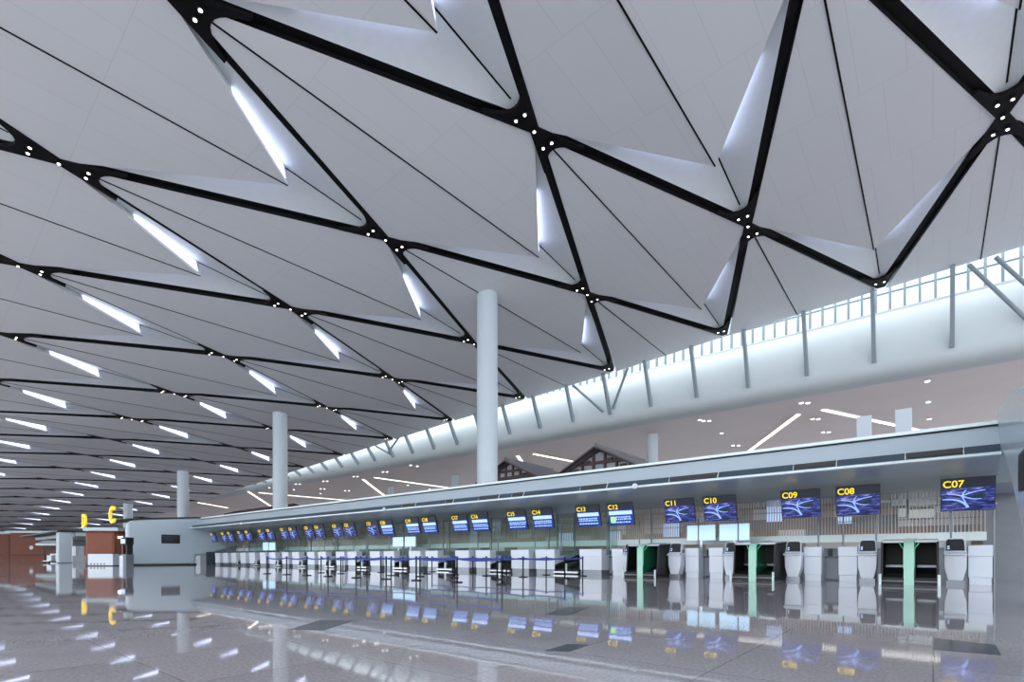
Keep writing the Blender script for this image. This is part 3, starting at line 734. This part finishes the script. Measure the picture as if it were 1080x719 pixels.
# belts across the ends
# floor inlays
for q, (u0, v0, u1, v1, lab) in enumerate(((304, 664, 372, 654.5, 'dark granite floor panel on the left, nearest the queue'), (574, 648, 621, 640.5, 'small dark granite floor panel nearest the counters'), (574, 686.5, 622, 680, 'dark granite floor panel nearest the camera at centre'), (986, 687, 1056, 674, 'large dark granite floor panel in front of the C07 kiosk'))):
    a = onZ(u0, v0); b = onZ(u1, v1)
    pts = []
    dv = (v0-v1)
    qd = [(u0, v0), (u0+(u1-u0)*.55, v0+.6), (u1, v1), (u1-(u1-u0)*.5, v1-.5)]
    if q == 3: qd = [(985, 685), (1056, 691), (1050, 680), (985, 673)]
    P = [onZ(*c) for c in qd]
    m_ = MB().slab([(p[0], p[1], .0005) for p in P], .003)
    tag(m_.build('floor_panel', M_INLAY), lab, 'floor panel', 'dark floor panels')

# ------------------------------------------------------------------ timber pavilions behind the canopy
def pavilion(Y, pk, le, re, base, depth, lab):
    X, Z = onY(pk[0], pk[1], Y); xl, zl = onY(le[0], le[1], Y); xr, zr = onY(re[0], re[1], Y)
    ze = (zl+zr)/2; hw = ((X-xl)+(xr-X))/2
    t = thing('timber_pavilion', (X, Y+depth/2, 0), lab, 'pavilion', 'timber pavilions with gabled roofs')
    MB().box(X-hw*.8, X+hw*.8, Y+.8, Y+depth, 0, ze+.2).build('wall', M_WOODD, t)
    MB().prism([(X-hw*.85, ze+.15), (X+hw*.85, ze+.15), (X, Z-.35)], 'y', Y+.7, Y+.85).build('gable', M_INFILL, t)
    for sx in (-1, 1):
        MB().prism([(X, Z-.12), (X+sx*hw*1.04, ze-.2), (X+sx*hw*1.04, ze+.02), (X, Z+.12)], 'y', Y, Y+depth).build('roof_slope', M_TILE, t)
        MB().bar((X, Y-.03, Z-.12), (X+sx*hw*1.03, Y-.03, ze-.18), .1, .34, (0, 1, 0)).build('barge_board', M_WOODD, t)
    MB().bar((X-hw*.85, Y+.6, ze+.15), (X+hw*.85, Y+.6, ze+.15), .2, .28).build('truss_tie', M_WOODD, t)
    MB().bar((X-hw*.5, Y+.6, lerp(ze, Z, .45)), (X+hw*.5, Y+.6, lerp(ze, Z, .45)), .18, .22).build('truss_tie', M_WOODD, t)
    for f in (-.62, -.36, -.12, .12, .36, .62):
        zt = lerp(Z, ze, abs(f))-.25
        MB().box(X+f*hw-.09, X+f*hw+.09, Y+.52, Y+.7, ze+.1, zt).build('truss_post', M_WOODD, t)
    for f in (-.5, -.24, .24, .5):
        zt = lerp(Z, ze, abs(f))-.35
        MB().box(X+f*hw-.22, X+f*hw+.22, Y+.4, Y+.62, zt-.3, zt-.12).build('bracket', M_WOODD, t)
    MB().tube((X, Y, Z+.15), (X, Y+depth, Z+.15), .12, 10).build('ridge', M_TILE, t)
    return X, Z, ze
pavilion(36, (628, 470), (584, 505), (686, 493), 0, 9, 'large timber pavilion with a grey gabled roof right of the big column')
pavilion(38, (533, 485), (505, 504), (568, 505), 0, 8, 'small timber pavilion with a grey gabled roof beside the big column')
def flat_house(u0, u1, v0, Y, lab):
    x0, x1 = rho(u0)*Y, rho(u1)*Y; Z = onY((u0+u1)/2, v0, Y)[1]; X = (x0+x1)/2
    t = thing('timber_house', (X, Y+2, 0), lab, 'house', 'timber houses behind the canopy')
    MB().box(x0+.6, x1-.6, Y+.5, Y+5, 0, Z-1.2).build('wall', M_WOODD, t)
    MB().prism([(Y, Z-.7), (Y+2.2, Z-.05), (Y+2.4, Z), (Y+2.6, Z-.05), (Y+5.4, Z-.7), (Y+5.4, Z-.9), (Y, Z-.9)], 'x', x0, x1).build('roof', M_WOODD, t)
    k = int((x1-x0)/.9)
    for q in range(k+1): MB().box(x0+.5+(x1-x0-1)*q/max(k, 1)-.08, x0+.5+(x1-x0-1)*q/max(k, 1)+.08, Y+.2, Y+.4, 0, Z-.9).build('post', M_WOODD, t)
    MB().box(x0+.4, x1-.4, Y+.2, Y+.4, Z-1.9, Z-1.7).build('lintel', M_TILE, t)
flat_house(236, 292, 533, 34, 'dark timber house with a ridged roof left of the second column')
flat_house(410, 431, 519, 46, 'dark timber house just right of the second column')

# ------------------------------------------------------------------ far left: island D, shops
def letter(ch, u, vb, vt, Y, lab):
    X, zb = onY(u, vb, Y); zt = onY(u, vt, Y)[1]; hgt = zt-zb
    t = thing('sign_letter', (X, Y, zb), lab, 'letter', 'yellow roof letters')
    text(ch, hgt/.7, M_SIGNY, t, (X-hgt*.36, Y, zb+.05), (math.pi/2, 0, math.radians(2)), .09, .03)
    MB().box(X-hgt*.3, X+hgt*.3, Y-.05, Y+.3, zb-.02, zb+.05).build('base', M_VENT, t)
letter('C', 117.3, 552, 534.5, 12.6, 'yellow letter C standing on the portal of the near island')
letter('D', 88, 556.5, 542.5, 12.6, 'yellow letter D standing on the roof of the next island')
XD = -77.0
t = thing('island_portal', (XD, 14, 0), 'pale portal of the second island with a dark roof edge', 'portal')
MB().box(XD-1.2, XD, 12.3, 13.6, 0, 3.6).build('leg', M_CANOPY, t, bevel=.15)
MB().box(XD-26, XD, 13.9, 20, 3.15, 3.6).build('canopy_beam', M_CANOPY, t, bevel=.05)
MB().box(XD-26, XD+.2, 12.2, 20.2, 3.6, 3.75).build('roof_edge', M_VENT, t)
def blk(name, u0, u1, vt, vb, dep, m, lab, cat, parts=(), grp=None):
    x0, y0 = onZ(u0, vb); x1, y1 = onZ(u1, vb)
    Y = (y0+y1)/2; d = -ST*(x0+x1)/2+CT*Y; z = EYE+(VH-vt)/F*d
    X = (x0+x1)/2; a = math.atan2(y1-y0, x1-x0)
    t = thing(name, (X, Y, 0), lab, cat, grp)
    L = math.hypot(x1-x0, y1-y0)/2
    def rot(v): return Vector((X+v.x*math.cos(a)-v.y*math.sin(a), Y+v.x*math.sin(a)+v.y*math.cos(a), v.z))
    return t, L, z, rot
# white reception desk
t, L, z, rot = blk('reception_desk', 92.5, 119, 584, 596.8, 1, M_COUNT, 'white reception desk with small grey lettering before the brown block', 'desk')
MB().box(-L, L, 0, .7, .06, z).xf(rot).build('front_panel', M_COUNT, t, bevel=.02)
MB().box(-L+.05, L-.05, .05, .65, 0, .06).xf(rot).build('plinth', M_VENT, t)
for q in range(5): MB().box(-L*.8+q*.27, -L*.8+.14+q*.27, -.012, 0, .1, .24).xf(rot).build('lettering', M_KICK, t)
# brown timber block behind
t, L, z, rot = blk('timber_kiosk', 89, 121, 556, 595.4, 3, M_WOOD, 'large brown timber-clad block behind the white reception desk', 'kiosk')
MB().box(-L, L, 0, 3, 0, z-.35).xf(rot).build('body', M_WOOD, t, bevel=.25)
MB().box(-L-.1, L+.4, -.1, 3.2, z-.35, z).xf(rot).build('cornice', M_CANOPY, t, bevel=.05)
for q in range(3): MB().tube((L+.05+q*.13, .4, z-1.0), (L+.1+q*.16, .4, z-.85), .06, 8).xf(rot).build('lamp', M_LAMP, t)
# small shop between block and portal
t, L, z, rot = blk('snack_stall', 121, 127, 571, 597.3, 2, M_GDIM, 'small stall with dark boards and a white sign beside the portal', 'stall')
MB().box(-L, L, .6, 1.4, 0, .95).xf(rot).build('counter', M_GDIM, t); MB().box(-L, L, .6, 1.4, 1.7, 2.3).xf(rot).build('header', M_VENT, t)
MB().box(-L, -L+.12, .7, 1.3, .95, 1.7).xf(rot).build('post', M_WOOD, t); MB().box(L-.12, L, .7, 1.3, .95, 1.7).xf(rot).build('post', M_VENT, t)
MB().box(L-.4, L-.08, .55, .6, 1.8, 2.15).xf(rot).build('sign', M_BAND, t); MB().box(-.1, .2, .3, .6, 0, .85).xf(rot).build('cabinet', M_COUNT, t)
t, L, z, rot = blk('display_stall', 74, 89, 566, 592.6, 2, M_GDIM, 'stall with a dark screen header left of the brown block', 'stall')
MB().box(-L, L, .2, 1, 0, .9).xf(rot).build('counter', M_GDIM, t); MB().box(-L, L, .2, 1, 2.2, 3.0).xf(rot).build('header', M_VENT, t)
MB().box(-L, -L+.5, .3, .9, .9, 2.2).xf(rot).build('post', M_COUNT, t); MB().box(L-.3, L, .3, .9, .9, 2.2).xf(rot).build('post', M_WOOD, t)
t, L, z, rot = blk('low_counter', 53, 70, 584, 592.5, 2, M_COUNT, 'long low white counter left of the second island portal', 'counter')
MB().box(-L, L, 0, .8, .1, z).xf(rot).build('front_panel', M_COUNT, t, bevel=.02); MB().box(-L, L, .05, .8, 0, .1).xf(rot).build('plinth', M_VENT, t)
t, L, z, rot = blk('luggage_trolley', 45, 52, 584, 593.6, 1, M_COUNT, 'grey luggage trolley parked left of the low white counter', 'trolley')
MB().box(-L, L, 0, 1, .2, .28).xf(rot).build('deck', M_STEEL, t)
for sx in (-1, 1):
    MB().tube((sx*L*.8, .05, 0), (sx*L*.8, .05, .2), .09, 10).xf(rot).build('wheel', M_DARK, t); MB().tube((sx*L*.8, .95, .2), (sx*L*.8, .95, 1.1), .04, 8).xf(rot).build('handle_post', M_STEEL, t)
MB().tube((-L*.8, .95, 1.1), (L*.8, .95, 1.1), .04, 8).xf(rot).build('handle', M_STEEL, t); MB().box(-L*.7, L*.7, .4, .95, .28, .9).xf(rot).build('basket', M_COUNT, t)
# far timber wall with shops
for u0, u1, vt, vb, lab in ((-40, 10, 563, 589.6, 'orange timber shop front at the far left edge'), (11, 61, 562, 589.8, 'orange timber shop front left of the second island portal')):
    t, L, z, rot = blk('timber_shop', u0, u1, vt, vb, 3, M_WOOD, lab, 'shop', (), 'orange timber shop fronts')
    MB().box(-L, L, 0, 4, 0, z).xf(rot).build('wall', M_WOOD, t)
    MB().box(-L-.2, L+.2, -1.2, 4, z, z+.5).xf(rot).build('cornice', M_RAIL, t)
    MB().box(-L, L, -.1, 0, 1.0, 1.25).xf(rot).build('ledge', M_WOODD, t)
    MB().box(L-1.2, L, -.3, 0, 0, z).xf(rot).build('pillar', M_WOOD, t)
    MB().tube((-L*.1, -.15, z*.45), (-L*.1, -.05, z*.45), .5, 16).xf(rot).build('emblem', M_RAIL, t)
t, L, z, rot = blk('shop_awning', 44, 66, 565, 590.5, 3, M_RAIL, 'pale lit awning of a shop left of the second island portal', 'awning')
MB().prism([(-1.4, z*.60), (-1.4, z*.68), (1, z*.86), (1, z*.60)], 'x', -L, L).xf(rot).build('canopy', M_RAIL, t)
MB().box(-L, L, .2, .9, z*.40, z*.60).xf(rot).build('goods_shelf', M_WOODD, t)
for sx in (-1, 1): MB().box(sx*L*.9-.1, sx*L*.9+.1, .3, .6, 0, z*.6).xf(rot).build('post', M_WOODD, t)

# ------------------------------------------------------------------ light: overcast sky through the open glazed sides
w = bpy.data.worlds.new('world'); SC.world = w; w.use_nodes = True
bg = w.node_tree.nodes['Background']; bg.inputs['Color'].default_value = (.90, .95, 1.0, 1); bg.inputs['Strength'].default_value = 4.2

for k in range(9):  # added fill lamps that brighten the room behind the slats
    la = bpy.data.lights.new('office_fill', 'AREA'); la.shape = 'RECTANGLE'; la.size = 5.8; la.size_y = 1.8; la.energy = 36; la.color = (1, .96, .9)
    lo = bpy.data.objects.new('office_fill', la); COL.objects.link(lo); lo.location = (-1.6-5.9*k, 24.2, 2.9)
